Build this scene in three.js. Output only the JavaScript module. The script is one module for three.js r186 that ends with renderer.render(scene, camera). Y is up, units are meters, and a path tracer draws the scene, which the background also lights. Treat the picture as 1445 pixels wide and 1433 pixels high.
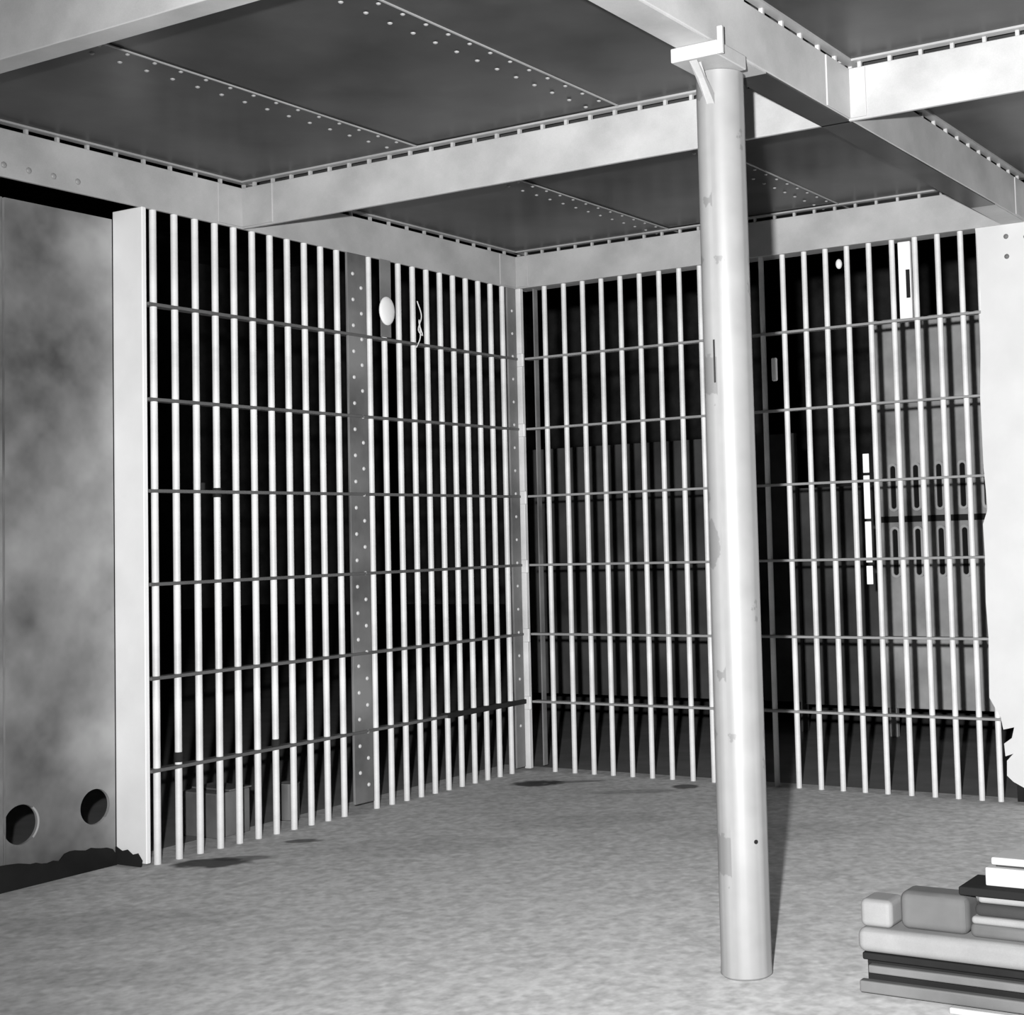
import * as THREE from 'three';
import { mergeGeometries, toCreasedNormals } from 'three/addons/utils/BufferGeometryUtils.js';
import { RoundedBoxGeometry } from 'three/addons/geometries/RoundedBoxGeometry.js';

// ---------------------------------------------------------------- camera, light, exposure
// world: origin = floor corner between the two barred walls, +x along the right wall, +z along the left wall
const scene = new THREE.Scene();
scene.background = new THREE.Color(0x000000);
const camera = new THREE.PerspectiveCamera(2 * Math.atan(716.5 / 2093.05) * 180 / Math.PI, 1445 / 1433, 0.05, 60);
camera.rotation.order = 'YXZ';
camera.position.set(3.8666, 1.0070, 5.3667);
camera.rotation.set(THREE.MathUtils.degToRad(3.310), THREE.MathUtils.degToRad(30.191), THREE.MathUtils.degToRad(-1.593));
camera.setViewOffset(1445, 1433, -216.9, 79.8, 1445, 1433);   // the print is a crop: its optical axis lies right of and above the middle
const renderer = new THREE.WebGLRenderer({ antialias: true });
renderer.toneMapping = THREE.LinearToneMapping;
renderer.toneMappingExposure = 1.0;
renderer.shadowMap.enabled = true;
// the photographer's flash gun: held a hand's width left of and above the lens, aimed at the right of the view
const flash = new THREE.SpotLight(0xffffff, 128, 0, THREE.MathUtils.degToRad(42), 1, 2);
flash.position.set(3.735, 1.14, 5.43);
flash.target.position.set(1.72, 1.15, 1.0);
flash.castShadow = true;
flash.shadow.mapSize.set(4096, 4096);
flash.shadow.radius = 1.2;
flash.shadow.bias = -0.0005;
scene.add(flash, flash.target);

// ---------------------------------------------------------------- helpers
let seed = 20731;
const rnd = () => { seed = (seed * 1664525 + 1013904223) >>> 0; return seed / 4294967296; };
const lat = new Float32Array(256 * 256); for (let i = 0; i < lat.length; i++) lat[i] = rnd();
const sm = t => t * t * (3 - 2 * t);
function vn(x, y, p) {                                   // value noise, period p cells
  const xi = Math.floor(x), yi = Math.floor(y), fx = sm(x - xi), fy = sm(y - yi);
  const g = (a, b) => lat[((((b % p) + p) % p) * 61 + 17 * p) % 256 * 256 + (((a % p) + p) % p * 7 + 29 * p + ((b % p + p) % p) * 13) % 256];
  return (g(xi, yi) * (1 - fx) + g(xi + 1, yi) * fx) * (1 - fy) + (g(xi, yi + 1) * (1 - fx) + g(xi + 1, yi + 1) * fx) * fy;
}
const fbm = (u, v, p, o) => { let s = 0, a = 0.5, n = 0; for (let i = 0; i < o; i++) { s += a * vn(u * p, v * p, p); n += a; a *= 0.55; p *= 2; } return s / n; };
function grayTex(n, fn, metres) {                        // fn(u, v) -> linear albedo factor, tiles every `metres`
  const d = new Uint8Array(n * n * 4);
  for (let j = 0; j < n; j++) for (let i = 0; i < n; i++) {
    const l = Math.min(1, Math.max(0, fn(i / n, j / n)));
    const s = Math.round(255 * (l <= 0.0031308 ? 12.92 * l : 1.055 * Math.pow(l, 1 / 2.4) - 0.055));
    const k = (j * n + i) * 4; d[k] = d[k + 1] = d[k + 2] = s; d[k + 3] = 255;
  }
  const t = new THREE.DataTexture(d, n, n); t.magFilter = THREE.LinearFilter; t.minFilter = THREE.LinearMipmapLinearFilter; t.generateMipmaps = true;
  t.wrapS = t.wrapT = THREE.RepeatWrapping; t.colorSpace = THREE.SRGBColorSpace; t.repeat.set(1 / metres, 1 / metres); t.needsUpdate = true;
  return t;
}
const g = v => new THREE.Color().setRGB(v, v, v);
function mat(albedo, rough, tex, extra = {}) {
  const m = new THREE.MeshPhysicalMaterial({ color: g(albedo), roughness: rough, metalness: 0, ...extra });
  if (tex) m.map = tex;
  return m;
}
const fine = grayTex(512, (u, v) => 0.80 + 0.2 * (fbm(u, v, 8, 6) - 0.5) * 2.2 + 0.06 * (lat[((v * 512 | 0) % 256) * 256 + ((u * 512 | 0) % 256)] - 0.5), 1.0);
const clean = grayTex(256, (u, v) => 0.93 + (fbm(u, v, 8, 5) - 0.5) * 0.14, 1.0);
const blotch = grayTex(512, (u, v) => { const b = fbm(u, v, 4, 6), c = fbm(u + 0.37, v + 0.11, 16, 4); return 0.66 + (b - 0.5) * 1.3 + (c - 0.5) * 0.35; }, 1.6);
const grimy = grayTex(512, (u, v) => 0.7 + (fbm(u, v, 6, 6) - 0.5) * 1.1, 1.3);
const chipped = grayTex(512, (u, v) => { const b = fbm(u, v, 8, 6); return b > 0.655 ? 0.66 : 0.9 + (fbm(u + .2, v, 20, 3) - 0.5) * 0.16; }, 1.1);

const M = {
  bar: mat(0.92, 0.42, fine),
  railShade: mat(0.13, 0.6, fine),  // left crossbars: dimness of grazing light put into the colour
  railLit: mat(0.34, 0.6, fine),  // paler copy for the crossbars that face the flash
  post: mat(0.22, 0.6, grimy),
  beam: mat(0.50, 0.5, fine),
  bare: mat(0.030, 0.8, grimy, { specularIntensity: 0.25 }),                          // unpainted blackened steel
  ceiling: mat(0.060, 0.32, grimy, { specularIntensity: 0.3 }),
  plateWhite: mat(0.70, 0.5, clean),
  rivetLight: mat(0.6, 0.4),
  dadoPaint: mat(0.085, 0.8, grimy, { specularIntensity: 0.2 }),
  edge: mat(0.42, 0.5, fine),
  plate: mat(0.36, 0.5, blotch),
  white: mat(0.93, 0.5, clean),
  column: mat(0.25, 0.4, chipped),
  black: mat(0.012, 0.9, null, { specularIntensity: 0.2 }),
  hall: mat(0.20, 0.9, grimy),
  tar: mat(0.022, 0.9, grimy, { specularIntensity: 0.2 }),
  rivet: mat(0.30, 0.4),
  dado: mat(0.17, 0.7, grimy),
  door: mat(0.42, 0.6, grimy),
  concrete: mat(0.2, 0.85, fine),  // corridor floor: darker concrete colour standing for the shadows of the bars
};
function metreUV(geo) {                                  // box-projected uv in metres
  const G = geo.index ? geo.toNonIndexed() : geo;
  const p = G.attributes.position, n = G.attributes.normal, uv = new Float32Array(p.count * 2);
  for (let i = 0; i < p.count; i++) {
    const ax = Math.abs(n.getX(i)), ay = Math.abs(n.getY(i)), az = Math.abs(n.getZ(i));
    if (ax >= ay && ax >= az) { uv[2 * i] = p.getZ(i); uv[2 * i + 1] = p.getY(i); }
    else if (ay >= az) { uv[2 * i] = p.getX(i); uv[2 * i + 1] = p.getZ(i); }
    else { uv[2 * i] = p.getX(i); uv[2 * i + 1] = p.getY(i); }
  }
  G.setAttribute('uv', new THREE.BufferAttribute(uv, 2));
  for (const k of Object.keys(G.attributes)) if (!['position', 'normal', 'uv'].includes(k)) G.deleteAttribute(k);
  return G;
}
const box = (x0, x1, y0, y1, z0, z1) => new THREE.BoxGeometry(x1 - x0, y1 - y0, z1 - z0).translate((x0 + x1) / 2, (y0 + y1) / 2, (z0 + z1) / 2);
const rbox = (x0, x1, y0, y1, z0, z1, r, s = 3) => new RoundedBoxGeometry(x1 - x0, y1 - y0, z1 - z0, s, r).translate((x0 + x1) / 2, (y0 + y1) / 2, (z0 + z1) / 2);
const used = {};
function topName(n) { const k = used[n] = (used[n] ?? -1) + 1; return k ? `${n}_${String(k).padStart(3, '0')}` : n; }
function mesh(name, geos, m, parent, noUV) {
  const list = (Array.isArray(geos) ? geos : [geos]).map(q => noUV ? q : metreUV(q));
  const o = new THREE.Mesh(list.length > 1 ? mergeGeometries(list) : list[0], m);
  o.name = parent ? name : topName(name); o.castShadow = o.receiveShadow = true;
  (parent || scene).add(o); return o;
}
function stuff(o) { o.userData.kind = 'stuff'; return o; }
function struct(o, label) { o.userData.kind = 'structure'; if (label) o.userData.label = label; return o; }
function group(name) { const o = new THREE.Group(); o.name = topName(name); scene.add(o); return o; }
function tag(o, label, category, grp) { o.userData.label = label; o.userData.category = category; if (grp) o.userData.group = grp; return o; }
function dome(x, y, z, nx, ny, nz, r) {                  // rivet head, a flattened half ball
  const q = new THREE.SphereGeometry(r, 8, 4, 0, Math.PI * 2, 0, Math.PI / 2); q.scale(1, 0.65, 1);
  q.applyQuaternion(new THREE.Quaternion().setFromUnitVectors(new THREE.Vector3(0, 1, 0), new THREE.Vector3(nx, ny, nz))); q.translate(x, y, z); return q;
}
const H = 2.13, HC = 2.296;                              // underside of beams, underside of ceiling
const ZF = 1.640, ZFb = 1.556, ZN = 3.255, ZNb = 3.190, XR = 2.311, XL = 2.220;

// ---------------------------------------------------------------- floor with its stains
{
  const N = 2048, x0 = -0.2, x1 = 5.2, z0 = -0.1, z1 = 7.2;
  const cr = [0.836, -0.549], cf = [-0.549, -0.836];
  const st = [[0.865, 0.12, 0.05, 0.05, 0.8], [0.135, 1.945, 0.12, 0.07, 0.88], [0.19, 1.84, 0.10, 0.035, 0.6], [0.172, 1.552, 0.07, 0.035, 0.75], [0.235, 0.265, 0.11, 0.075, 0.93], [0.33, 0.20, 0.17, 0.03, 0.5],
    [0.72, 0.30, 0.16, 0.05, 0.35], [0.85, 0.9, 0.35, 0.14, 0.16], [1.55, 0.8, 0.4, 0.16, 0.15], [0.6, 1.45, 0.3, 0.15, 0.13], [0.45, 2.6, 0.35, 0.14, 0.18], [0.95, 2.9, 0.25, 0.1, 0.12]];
  const d = new Uint8Array(N * N * 4);
  for (let j = 0; j < N; j++) for (let i = 0; i < N; i++) {
    const x = x0 + (x1 - x0) * i / N, z = z0 + (z1 - z0) * j / N;
    const u = x / 4, v = z / 4;
    let l = 0.54 + (fbm(u, v, 7, 4) - 0.5) * 0.10 + (fbm(u, v, 180, 4) - 0.5) * 0.42;
    const wob = (vn(u * 60, v * 60, 64) - 0.5) * 0.9 + (vn(u * 200, v * 200, 251) - 0.5) * 0.4;
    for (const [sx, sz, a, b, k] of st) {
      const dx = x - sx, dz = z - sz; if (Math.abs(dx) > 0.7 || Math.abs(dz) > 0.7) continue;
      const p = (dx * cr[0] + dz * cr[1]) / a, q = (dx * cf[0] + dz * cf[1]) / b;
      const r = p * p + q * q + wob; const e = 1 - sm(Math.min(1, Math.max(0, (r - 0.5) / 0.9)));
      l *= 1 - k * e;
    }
    // thin crack near the barred walls
    const s = Math.round(255 * (1.055 * Math.pow(Math.max(0.003, l), 1 / 2.4) - 0.055)), k = (j * N + i) * 4;
    d[k] = d[k + 1] = d[k + 2] = Math.min(255, s); d[k + 3] = 255;
  }
  const t = new THREE.DataTexture(d, N, N); t.magFilter = THREE.LinearFilter; t.minFilter = THREE.LinearMipmapLinearFilter; t.generateMipmaps = true; t.colorSpace = THREE.SRGBColorSpace; t.needsUpdate = true;
  const q = box(x0, x1, -0.2, 0, z0, z1); const G = q.toNonIndexed(), p = G.attributes.position, uv = G.attributes.uv;
  for (let i = 0; i < p.count; i++) uv.setXY(i, (p.getX(i) - x0) / (x1 - x0), (p.getZ(i) - z0) / (z1 - z0));
  const f = mesh('floor', G, new THREE.MeshStandardMaterial({ map: t, color: g(0.95), roughness: 0.8 }), null, true);
  struct(f, 'grey concrete cell floor with dark stains by the bars');
  struct(mesh('floor', box(-16, 5.2, -0.2, 0, -14, z0), M.concrete), 'concrete corridor floor behind the right bars, darkened for bar shadows');
  struct(mesh('floor', box(-16, x0, -0.2, 0, z0, 7.2), M.concrete), 'concrete corridor floor behind the left bars, darkened for bar shadows');
}
// ---------------------------------------------------------------- shell outside the view
// unseen hall round the cells, sized tall and deep so flash light fades
struct(mesh('wall_back', box(-16, 5.2, -0.2, 6, 7.2, 7.3), M.hall));
struct(mesh('wall_side', box(5.2, 5.3, -0.2, 6, -14, 7.3), M.hall));
struct(mesh('wall_hall_left', box(-16.1, -16, -0.2, 6, -14, 7.3), M.hall));
struct(mesh('wall_hall_far', box(-16.1, 5.3, -0.2, 6, -14.1, -14), M.hall));
struct(mesh('ceiling_hall', box(-16.1, 5.3, 6, 6.1, -14.1, 7.3), M.hall));
struct(mesh('ceiling_slab', box(-0.16, 5.2, 2.40, 2.5, -0.09, 7.2), M.hall));

// ---------------------------------------------------------------- ceiling of riveted sheets
{
  const ceil = struct(group('ceiling'), 'steel sheet ceiling in riveted bays between the beams');
  const xs = [[0, 0.805], [0.805, 1.578], [1.578, XL]], xc = [[XR, 3.09], [3.09, 3.87], [3.87, 5.2]];
  const zs = [[-0.08, ZFb], [ZF, ZNb], [ZN, 7.2]];
  for (const [z0, z1] of zs) for (const set of [xs, xc]) set.forEach(([x0, x1], i) => {
    const y = HC + (i % 2 ? 0.003 : 0);
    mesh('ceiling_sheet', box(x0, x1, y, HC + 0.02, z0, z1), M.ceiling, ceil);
    if (i < 2) {                                         // riveted lap seam
      mesh('seam_edge', box(x1 - 0.004, x1 + 0.002, HC - 0.003, HC, z0, z1), M.edge, ceil);
      const rv = [];
      for (let z = z0 + 0.06; z < Math.min(z1, 5) - 0.05; z += 0.088) { rv.push(dome(x1 - 0.022, HC, z + 0.03, 0, -1, 0, 0.0065), dome(x1 - 0.088, HC, z, 0, -1, 0, 0.007)); }
      stuff(mesh('seam_rivets', rv, M.rivet, ceil));
    }
  });
}
// ---------------------------------------------------------------- beams
// cross beams and the left beam are single web plates hung a finger's width under the ceiling on rivet spacers
function beamX(label, x0, x1, zf, zb, flange) {           // runs along x, seen face at zf
  const o = group('steel_beam'); tag(o, label, 'beam');
  mesh('web', rbox(x0, x1, H, HC - 0.020, flange ? zb : zf - 0.014, zf, 0.003, 2), M.beam, o);
  mesh('edge_angle', box(x0, x1, HC - 0.006, HC, zf - 0.012, zf + 0.016), M.edge, o);
  const sp = []; for (let x = x0 + 0.05; x < x1; x += 0.088) sp.push(box(x, x + 0.010, HC - 0.021, HC - 0.005, zf - 0.012, zf - 0.001));
  stuff(mesh('rivet_spacers', sp, M.beam, o));
  return o;
}
function beamZ(label, x0, x1, z0, z1, under) {            // runs along z, seen face at x1
  const o = group('steel_beam'); tag(o, label, 'beam');
  mesh('web', rbox(under.length ? x0 : x1 - 0.014, x1, H + (under.length ? 0.004 : 0), HC - 0.020, z0, z1, 0.003, 2), M.beam, o);
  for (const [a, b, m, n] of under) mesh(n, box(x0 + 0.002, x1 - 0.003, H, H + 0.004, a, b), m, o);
  mesh('edge_angle', box(x1 - 0.012, x1 + 0.016, HC - 0.006, HC, z0, z1), M.edge, o);
  const sp = []; for (let z = z0 + 0.05; z < Math.min(z1, 4.5); z += 0.11) sp.push(box(x1 - 0.012, x1 - 0.001, HC - 0.021, HC - 0.005, z, z + 0.010));
  stuff(mesh('rivet_spacers', sp, M.beam, o));
  return o;
}
const bFar = beamX('pale riveted steel beam running above the right barred wall', 0, 5.2, 0.012, -0.08, true);
const bMid = beamX('broad pale steel beam crossing the middle of the ceiling behind the column', 0, 5.2, ZF, ZFb, false);
const bNear = beamX('pale steel beam nearest the viewer in the upper left corner', 0, 5.2, ZN, ZNb, true);
const bLeft = beamZ('pale bolted steel beam running above the left barred wall and plate', -0.16, 0.0, -0.08, 7.2, []);
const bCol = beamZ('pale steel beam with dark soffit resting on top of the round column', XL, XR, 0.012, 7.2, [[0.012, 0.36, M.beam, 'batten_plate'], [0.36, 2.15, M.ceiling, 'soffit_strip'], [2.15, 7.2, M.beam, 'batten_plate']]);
// splice angles where the beams meet (thin plates folded round the corner)
function splice(parent, m, cx, cz, lx, lz) {
  mesh('splice_plate', [rbox(cx, cx + lx, H + 0.006, HC - 0.022, cz - 0.002, cz + 0.004, 0.002, 1)], m, parent);
}
function spliceZ(parent, m, x, z0, z1) { mesh('splice_plate', rbox(x - 0.002, x + 0.004, H + 0.006, HC - 0.022, z0, z1, 0.002, 1), m, parent); }
splice(bMid, M.beam, 0, ZF, 0.148); spliceZ(bLeft, M.beam, 0, ZF, 1.753);
splice(bFar, M.beam, 0, 0.012, 0.07); spliceZ(bLeft, M.beam, 0, 0.012, 0.13);
splice(bMid, M.beam, XR, ZF, 0.05); spliceZ(bCol, M.beam, XR, ZF, ZF + 0.155); spliceZ(bCol, M.beam, XR, 0.014, 0.13);
for (const z of [2.67, 2.585, 2.5, 2.413, 2.325]) mesh('bolt_head', dome(0, 2.165, z, 1, 0, 0, 0.010), M.rivet, bLeft);

// ---------------------------------------------------------------- left steel plate, its jamb and tar strip
{
  const X = -0.138, w = struct(group('wall_left'), 'mottled grey steel plate wall left of the bars with two round holes');
  const shape = (z0, z1, holes) => {
    const s = new THREE.Shape([[z0, 0], [z1, 0], [z1, 2.106], [z0, 2.106]].map(p => new THREE.Vector2(...p)));
    for (const [z, y, r] of holes) { const h = new THREE.Path(); h.absellipse(z, y, r, r, 0, Math.PI * 2, true); s.holes.push(h); }
    const q = new THREE.ExtrudeGeometry(s, { depth: 0.012, bevelEnabled: false, curveSegments: 28 });
    return q.rotateY(-Math.PI / 2).translate(X, 0, 0);
  };
  const pl = (z0, z1, holes) => { const q = shape(z0, z1, holes); return q; };
  mesh('steel_plate', pl(2.084, 2.484, [[2.162, 0.198, 0.056], [2.432, 0.190, 0.060]]), M.plate, w);
  mesh('steel_plate', pl(2.492, 4.6, []), M.plate, w);
  mesh('steel_plate', pl(4.606, 7.2, []), M.plate, w);
  mesh('hole_ring', new THREE.TorusGeometry(0.060, 0.004, 8, 36, Math.PI * 0.55).rotateZ(Math.PI * 0.72).rotateY(-Math.PI / 2).translate(X + 0.002, 0.190, 2.432), M.edge, w);
  const jamb = struct(mesh('trim_1', rbox(-0.140, 0.002, 0.012, 2.132, 2.062, 2.080, 0.003, 2), M.white), 'white painted steel jamb between the plate and the left bars');
  // uneven strip of tar along the plate's foot
  const s = new THREE.Shape(); s.moveTo(2.084, 0);
  s.lineTo(7.1, 0); for (let z = 7.1; z > 2.09; z -= 0.02) s.lineTo(z, 0.045 + 0.03 * vn(z * 9, 3, 256) + 0.015 * vn(z * 40, 9, 256)); s.lineTo(2.084, 0.03);
  struct(mesh('baseboard_left', new THREE.ExtrudeGeometry(s, { depth: 0.006, bevelEnabled: false }).rotateY(-Math.PI / 2).translate(X + 0.007, 0, 0), M.tar), 'rough black tar strip along the foot of the plate wall');
}
{
  const s = new THREE.Shape(); s.moveTo(-0.138, 0.002); s.lineTo(-0.02, 0.002);
  for (const [x, y] of [[-0.015, 0.022], [-0.035, 0.044], [-0.06, 0.038], [-0.085, 0.052], [-0.11, 0.046], [-0.138, 0.058]]) s.lineTo(x, y);
  struct(mesh('baseboard_jamb', new THREE.ExtrudeGeometry(s, { depth: 0.005, bevelEnabled: false }).translate(0, 0, 2.0805), M.tar), 'ragged black tar at the foot of the white jamb');
  const c1 = group('small_carton'); tag(c1, 'pale small carton on the floor behind the left bars near the jamb', 'carton');
  mesh('carton_body', rbox(-0.32, -0.14, 0, 0.155, 1.50, 1.655, 0.004, 1), M.dado, c1); mesh('carton_flap', rbox(-0.325, -0.135, 0.156, 0.162, 1.495, 1.60, 0.002, 1), M.dado, c1);
  const c2 = mesh('tin_can', new THREE.LatheGeometry([[0, 0], [0.036, 0], [0.038, 0.004], [0.036, 0.008], [0.036, 0.128], [0.038, 0.132], [0.036, 0.136], [0.033, 0.132], [0, 0.130]].map(p => new THREE.Vector2(...p)), 20).translate(-0.17, 0, 1.275), M.dado); tag(c2, 'pale tin can on the floor behind the left bars before the flat post', 'can');
}
// ---------------------------------------------------------------- barred walls
const railY = [1.814, 1.501, 1.202, 0.899, 0.596, 0.301];
const barGeo = metreUV(new THREE.CylinderGeometry(0.0118, 0.0118, H, 14, 1).translate(0, H / 2, 0));
const barGeoS = metreUV(new THREE.CylinderGeometry(0.0112, 0.0112, H, 14, 1).translate(0, H / 2, 0));
function bar(parent, geo, x, z) { const o = new THREE.Mesh(geo, M.bar); o.name = 'vertical_bar'; o.position.set(x, 0, z); o.castShadow = o.receiveShadow = true; parent.add(o); return o; }
{
  const L = group('bar_grille'); tag(L, 'left cell wall of close upright steel bars with six crossbars coloured darker for grazing light', 'bars');
  for (const z of [2.024, 1.935, 1.846, 1.758, 1.672, 1.585, 1.499, 1.413, 1.326, 1.240, 1.153, 0.974, 0.886, 0.798, 0.710, 0.623, 0.536, 0.449, 0.362, 0.275, 0.188, 0.102]) bar(L, barGeo, -0.012, z);
  for (const y of railY) mesh('crossbar', rbox(-0.034, 0.008, y - 0.0055, y + 0.0055, 0.012, 2.062, 0.002, 1), M.railShade, L);
  const post = mesh('flat_post', rbox(-0.008, 0.003, 0.035, H, 1.004, 1.110, 0.002, 1), M.post, L);
  const rv = []; for (let y = 0.12; y < 2.1; y += 0.1) rv.push(dome(0.003, y + 0.03, 1.08, 1, 0, 0, 0.008), dome(0.003, y - 0.02, 1.034, 1, 0, 0, 0.008));
  stuff(mesh('post_rivets', rv, M.rivetLight, post));
  mesh('crossbar_dark_length', rbox(-0.03, 0.016, 0.293, 0.313, 0.02, 0.56, 0.003, 1), M.bare, L).userData.label = 'dark thicker length of the lowest crossbar';  // darker, thicker length over the lowest crossbar
  for (const [y, z] of [[1.216, 1.83], [1.20, 1.758], [0.33, 1.935], [0.315, 1.499]]) mesh('rust_collar', new THREE.CylinderGeometry(0.015, 0.015, 0.032, 12).translate(-0.012, y, z), M.bare, L);
  // corner post: a riveted steel angle
  const cp = mesh('corner_post', [rbox(-0.006, 0.004, 0.02, H, 0.02, 0.085, 0.002, 1)], M.post, L);
  mesh('corner_post_edge', rbox(-0.006, 0.024, 0.01, H, -0.008, 0.014, 0.002, 1), M.bar, L);
  const cr = []; for (let y = 0.2; y < 2.1; y += 0.1015) cr.push(dome(0.004, y, 0.052, 1, 0, 0, 0.007));
  stuff(mesh('corner_rivets', cr, M.rivetLight, cp));
  for (const y of railY) mesh('corner_lug', rbox(0.0, 0.034, y - 0.035, y + 0.025, 0.004, 0.020, 0.005, 2), M.bar, L);

  const R = group('bar_grille'); tag(R, 'right cell wall of slim upright steel bars behind the column', 'bars');
  for (const x of [0.137, 0.240, 0.339, 0.436, 0.533, 0.630, 0.727, 0.825, 0.924, 1.020, 1.115, 1.210, 1.306, 1.402, 1.495, 1.587, 1.680, 1.776, 1.870, 1.961, 2.052, 2.124]) bar(R, barGeoS, x, -0.012);
  for (const y of railY) mesh('crossbar', rbox(0.035, 2.16, y - 0.005, y + 0.005, -0.034, 0.006, 0.002, 1), M.railLit, R);
  mesh('flat_strip', rbox(0.060, 0.066, 0.02, H, -0.06, -0.03, 0.001, 1), M.post, R);
}
// ---------------------------------------------------------------- white plate right of the bars
{
  const w = struct(group('wall_right'), 'bright white riveted steel plate right of the barred wall with ragged foot');
  const pts = [[2.118, 2.13], [2.129, 2.05], [2.129, 1.841], [2.112, 1.496], [2.114, 1.231], [2.124, 1.078], [2.103, 1.021], [2.106, 0.903], [2.102, 0.733], [2.107, 0.602], [2.101, 0.381], [2.126, 0.335], [2.141, 0.312], [2.149, 0.266], [2.19, 0.276], [2.18, 0.237], [2.15, 0.215], [2.153, 0.169], [2.183, 0.18], [2.158, 0.153], [2.156, 0.099], [2.179, 0.078], [2.217, 0.059], [2.30, 0.05], [5.2, 0.05], [5.2, 2.13]];
  const q = new THREE.ExtrudeGeometry(new THREE.Shape(pts.map(p => new THREE.Vector2(...p))), { depth: 0.02, bevelEnabled: false });
  mesh('steel_plate', q.translate(0, 0, -0.012), M.plateWhite, w);
  mesh('backing', box(2.18, 5.2, 0, 2.13, -0.05, -0.03), M.bare, w);
  for (const [x, y] of [[2.235, 2.085], [2.31, 2.075], [2.235, 2.01], [2.31, 2.0], [2.385, 2.08], [2.385, 2.0]]) mesh('bolt_head', dome(x, y, 0.008, 0, 0, 1, 0.010), M.post, w);
}
// ---------------------------------------------------------------- behind the right bars
{
  const Z = -1.53, w = group('low_partition'); tag(w, 'dim low plate partition in the corridor behind the right bars', 'partition');
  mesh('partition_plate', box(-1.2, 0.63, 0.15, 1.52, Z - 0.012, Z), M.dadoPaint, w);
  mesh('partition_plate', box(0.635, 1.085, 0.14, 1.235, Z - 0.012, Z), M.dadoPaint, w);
  for (const x of [-1.15, -0.3, 0.6, 1.05]) mesh('foot_post', box(x, x + 0.03, 0, 1.0, Z - 0.045, Z - 0.014), M.dadoPaint, w);
}
{
  const Z = -1.524, d = group('steel_door'); d.position.set(0, 0, 0); tag(d, 'pale slotted steel door seen behind the right bars', 'door');
  const f = d;
  mesh('door_leaf', [rbox(1.09, 2.5, 0.14, 2.05, Z, Z + 0.03, 0.004, 1)], M.door, f);
  for (let i = 0; i < 6; i++) for (const [y0, y1] of [[1.10, 1.335], [0.776, 1.025]]) {
    const x = 1.167 + i * 0.118, r = 0.016, s = new THREE.Shape();
    const ob = (s2, r2, a, b) => { s2.absarc(x, b - r2, r2, 0, Math.PI, false); s2.absarc(x, a + r2, r2, Math.PI, Math.PI * 2, false); };
    ob(s, 0.026, y0, y1); const h = new THREE.Path(); ob(h, 0.014, y0 + 0.012, y1 - 0.012); s.holes.push(h);
    mesh('slot_rim', new THREE.ExtrudeGeometry(s, { depth: 0.012, bevelEnabled: false, curveSegments: 8 }).translate(0, 0, Z + 0.03), M.beam, f);
    const p = new THREE.Shape(); ob(p, 0.018, y0 + 0.008, y1 - 0.008);
    mesh('slot', new THREE.ExtrudeGeometry(p, { depth: 0.004, bevelEnabled: false, curveSegments: 8 }).translate(0, 0, Z + 0.029), M.black, f);
  }
  for (const x of [1.10, 2.44]) mesh('door_foot', rbox(x, x + 0.04, 0, 0.14, Z, Z + 0.03, 0.003, 1), M.door, f);
  mesh('slot_band', box(1.09, 2.5, 1.046, 1.076, Z + 0.03, Z + 0.034), M.bare, f);
}
// ---------------------------------------------------------------- column
{
  const cx = 2.257, cz = 2.297, r = 0.0585, c = group('round_column'); c.position.set(cx, 0, cz);
  tag(c, 'white round steel column standing in the cell', 'column');
  const pr = [[0, 0], [r - 0.006, 0], [r + 0.001, 0.006], [r, 0.03], [r - 0.001, 1.0], [r - 0.002, 2.095], [0, 2.095]].map(p => new THREE.Vector2(...p));
  const q = new THREE.LatheGeometry(pr, 48); const uv = q.attributes.uv, p = q.attributes.position;
  for (let i = 0; i < p.count; i++) uv.setXY(i, uv.getX(i) * 0.37, p.getY(i));
  mesh('shaft', toCreasedNormals(q, 0.6), M.column, c, true);
  mesh('cap_plate', rbox(-0.050, 0.072, 2.096, 2.13, 0.0, 0.146, 0.003, 1), M.beam, c);
  mesh('cap_lug', rbox(0.072, 0.086, 2.096, 2.160, 0.136, 0.146, 0.002, 1), M.beam, c);
  for (const dx of [-0.006]) {                     // pair of braces under the overhang of the cap
    const s = new THREE.Shape([[0.138, 2.098], [0.118, 2.098], [0.045, 2.0], [0.045, 2.03]].map(v => new THREE.Vector2(-v[0], v[1])));
    mesh('brace', new THREE.ExtrudeGeometry(s, { depth: 0.020, bevelEnabled: false }).rotateY(Math.PI / 2).translate(dx, 0, 0), M.edge, c);
  }
  mesh('plug_hole', new THREE.CylinderGeometry(0.005, 0.005, 0.004, 10).rotateX(Math.PI / 2).translate(0, 0, r - 0.001).rotateY(1.02).translate(0, 0.31, 0), M.black, c);
  mesh('scratch', box(-0.002, 0.002, 1.36, 1.46, r - 0.003, r + 0.0006).rotateY(-0.1), M.bare, c);
}
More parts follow.
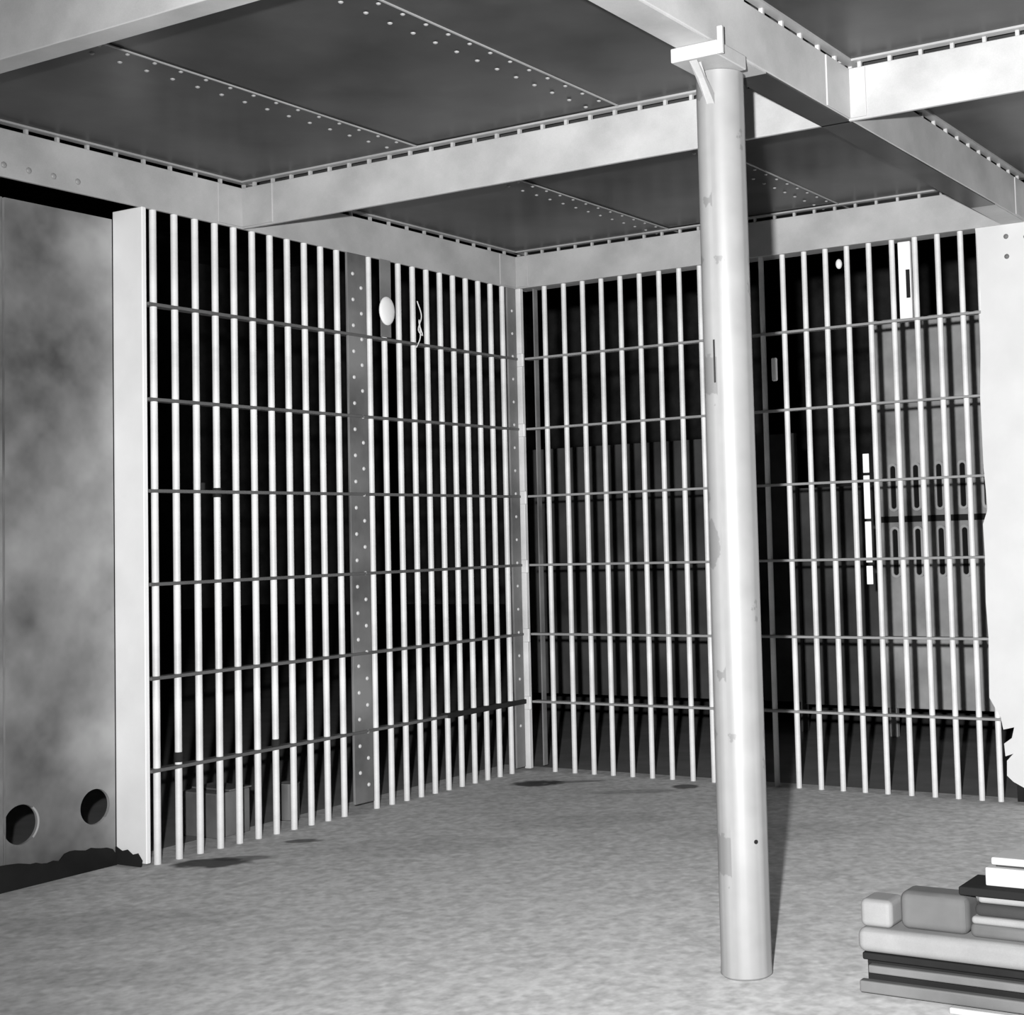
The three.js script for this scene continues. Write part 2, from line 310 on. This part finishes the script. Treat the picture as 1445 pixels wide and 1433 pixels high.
// ---------------------------------------------------------------- things hanging on and behind the bars
{
  const k = group('hanging_padlock'); k.position.set(0.010, 0, 0.900); tag(k, 'pale oval padlock on a grey strap before the left bars beside the flat post', 'padlock');
  mesh('strap', box(-0.004, 0.002, 1.96, 2.129, -0.030, 0.030), M.post, k);
  mesh('body', new THREE.SphereGeometry(1, 20, 14).scale(0.014, 0.057, 0.044).translate(0.006, 1.925, 0), M.white, k);
  mesh('tail', box(-0.004, 0.002, 1.822, 1.89, -0.028, 0.028), M.post, k);
  const wl = mesh('wire_loop', new THREE.TubeGeometry(new THREE.CatmullRomCurve3([[0.004, 1.99, .70], [.012, 1.93, .685], [.012, 1.87, .705], [.012, 1.85, .68], [.012, 1.9, .70], [.012, 1.915, .70], [.012, 1.84, .695], [0.004, 1.80, .71]].map(a => new THREE.Vector3(...a))), 50, 0.0025, 6), M.bar); tag(wl, 'small twisted wire loop tied to a left bar', 'wire');
  const lp = group('lock_plate'); tag(lp, 'pale upright lock plate with a slot between two right bars under the beam', 'lock');
  mesh('plate', rbox(1.800, 1.850, 1.820, 2.12, -0.03, -0.012, 0.002, 1), M.white, lp);
  mesh('slot', rbox(1.830, 1.846, 1.90, 2.01, -0.013, -0.010, 0.001, 1), M.bare, lp);
  const kn = mesh('porcelain_knob', new THREE.SphereGeometry(1, 16, 12).scale(0.013, 0.020, 0.013).translate(1.545, 2.068, -0.03), M.white); tag(kn, 'small white knob high between two right bars', 'knob');
  const tg = mesh('oval_tag', rbox(1.252, 1.276, 1.62, 1.715, -0.004, 0.012, 0.007, 3), M.white); tag(tg, 'small white oblong tag on the bars beside the column shadow', 'tag');
  const hs = group('pale_strap'); tag(hs, 'narrow pale strap hanging behind the right bars at mid height', 'strap');
  for (const [y0, y1] of [[1.235, 1.31], [1.055, 1.225], [0.885, 1.045], [0.80, 0.872]]) mesh('strap_link', rbox(1.614, 1.640, y0, y1, -0.040, -0.035, 0.002, 1), M.white, hs);
}
// ---------------------------------------------------------------- low pile of bedding at the lower right
{
  const x0 = 2.548, x1 = 3.4, zf = 2.335;
  const wood = mat(0.13, 0.8, grimy), woodShade = mat(0.015, 0.9, grimy, { specularIntensity: 0.2 }), cloth = mat(0.24, 0.95, fine), clothG = mat(0.11, 0.95, grimy), clothD = mat(0.03, 0.95, grimy), paper = mat(0.42, 0.8, fine);  // dark wood copy carries the shade under the mattress and between boards
  const b = group('low_bench'); tag(b, 'low slatted wooden bench carrying bedding at the lower right', 'bench');
  mesh('board', rbox(x0 + 0.025, x1, 0.052, 0.070, zf - 0.02, zf, 0.004, 2), wood, b);
  mesh('board', rbox(x0 + 0.005, x1, 0.010, 0.036, zf - 0.018, zf + 0.003, 0.004, 2), wood, b);
  mesh('deck', rbox(x0 + 0.01, x1, 0.078, 0.094, 2.10, zf - 0.006, 0.004, 2), woodShade, b);  // near-black deck, the shadow gap under the mattress put into colour
  mesh('shade_panel', rbox(x0 + 0.012, x1, 0.012, 0.078, zf - 0.04, zf - 0.03, 0.002, 1), woodShade, b);  // added dark skirt standing for the shade behind the boards
  mesh('back_board', rbox(x0 + 0.01, x1, 0.02, 0.078, 2.10, 2.12, 0.004, 2), woodShade, b);
  for (const x of [x0 + 0.015, x0 + 0.17, x0 + 0.45, x1 - 0.04]) for (const z of [zf - 0.08, 2.122]) mesh('leg', rbox(x, x + 0.03, 0, 0.078, z, z + 0.038, 0.003, 1), z > 2.2 ? wood : woodShade, b);  // rear legs take the shaded wood colour
  const st = mesh('white_batten', rbox(2.765, 3.4, 0, 0.014, 2.346, 2.368, 0.004, 2), paper); tag(st, 'white batten lying on the floor in front of the low bench', 'batten');
  const m = mesh('thin_mattress', rbox(x0, x1, 0.094, 0.146, 2.10, zf, 0.018, 4), cloth); tag(m, 'pale thin mattress laid on the low bench', 'mattress');
  const e = mesh('bolster', rbox(x0 + 0.004, x0 + 0.078, 0.146, 0.206, 2.24, zf - 0.012, 0.014, 4), cloth); tag(e, 'pale upright bolster at the left end of the mattress', 'bolster');
  const pi = mesh('pillow', rbox(x0 + 0.090, x0 + 0.245, 0.146, 0.228, 2.23, 2.31, 0.02, 5), clothG); tag(pi, 'grey square pillow beside the bolster', 'pillow');
  const fb = [[0.146, 0.176, clothG, 2.310], [0.176, 0.192, cloth, 2.315], [0.192, 0.218, clothD, 2.312], [0.218, 0.236, cloth, 2.305]];
  const words = ['grey folded blanket lowest in the stack on the mattress', 'thin pale folded sheet second from the bottom of the stack', 'dark folded blanket in the middle of the stack', 'pale folded sheet topmost of the stack under the black board'];
  fb.forEach(([a, c, mm, z], i) => tag(mesh(i % 2 ? 'folded_sheet' : 'folded_blanket', rbox(x0 + 0.248 + 0.006 * i, x1 - 0.05, a, c, 2.14, z, Math.min(0.012, (c - a) * 0.45), 3), mm), words[i], i % 2 ? 'sheet' : 'blanket', 'folded bedding'));
  const bd = mesh('black_board', rbox(x0 + 0.232, x1 - 0.05, 0.236, 0.254, 2.20, 2.325, 0.004, 2), M.black); tag(bd, 'flat black board lying on the folded bedding', 'board');
  const bx = group('paper_carton'); tag(bx, 'white paper carton with loose lid on the black board', 'carton');
  mesh('carton_body', rbox(x0 + 0.282, x1 - 0.2, 0.254, 0.292, 2.205, 2.295, 0.003, 2), paper, bx);
  mesh('carton_lid', rbox(x0 + 0.292, x1 - 0.21, 0.296, 0.312, 2.20, 2.285, 0.004, 2), paper, bx);
  mesh('carton_rim', rbox(x0 + 0.30, x1 - 0.22, 0.290, 0.298, 2.21, 2.278, 0.002, 1), M.bare, bx);
}
renderer.render(scene, camera);
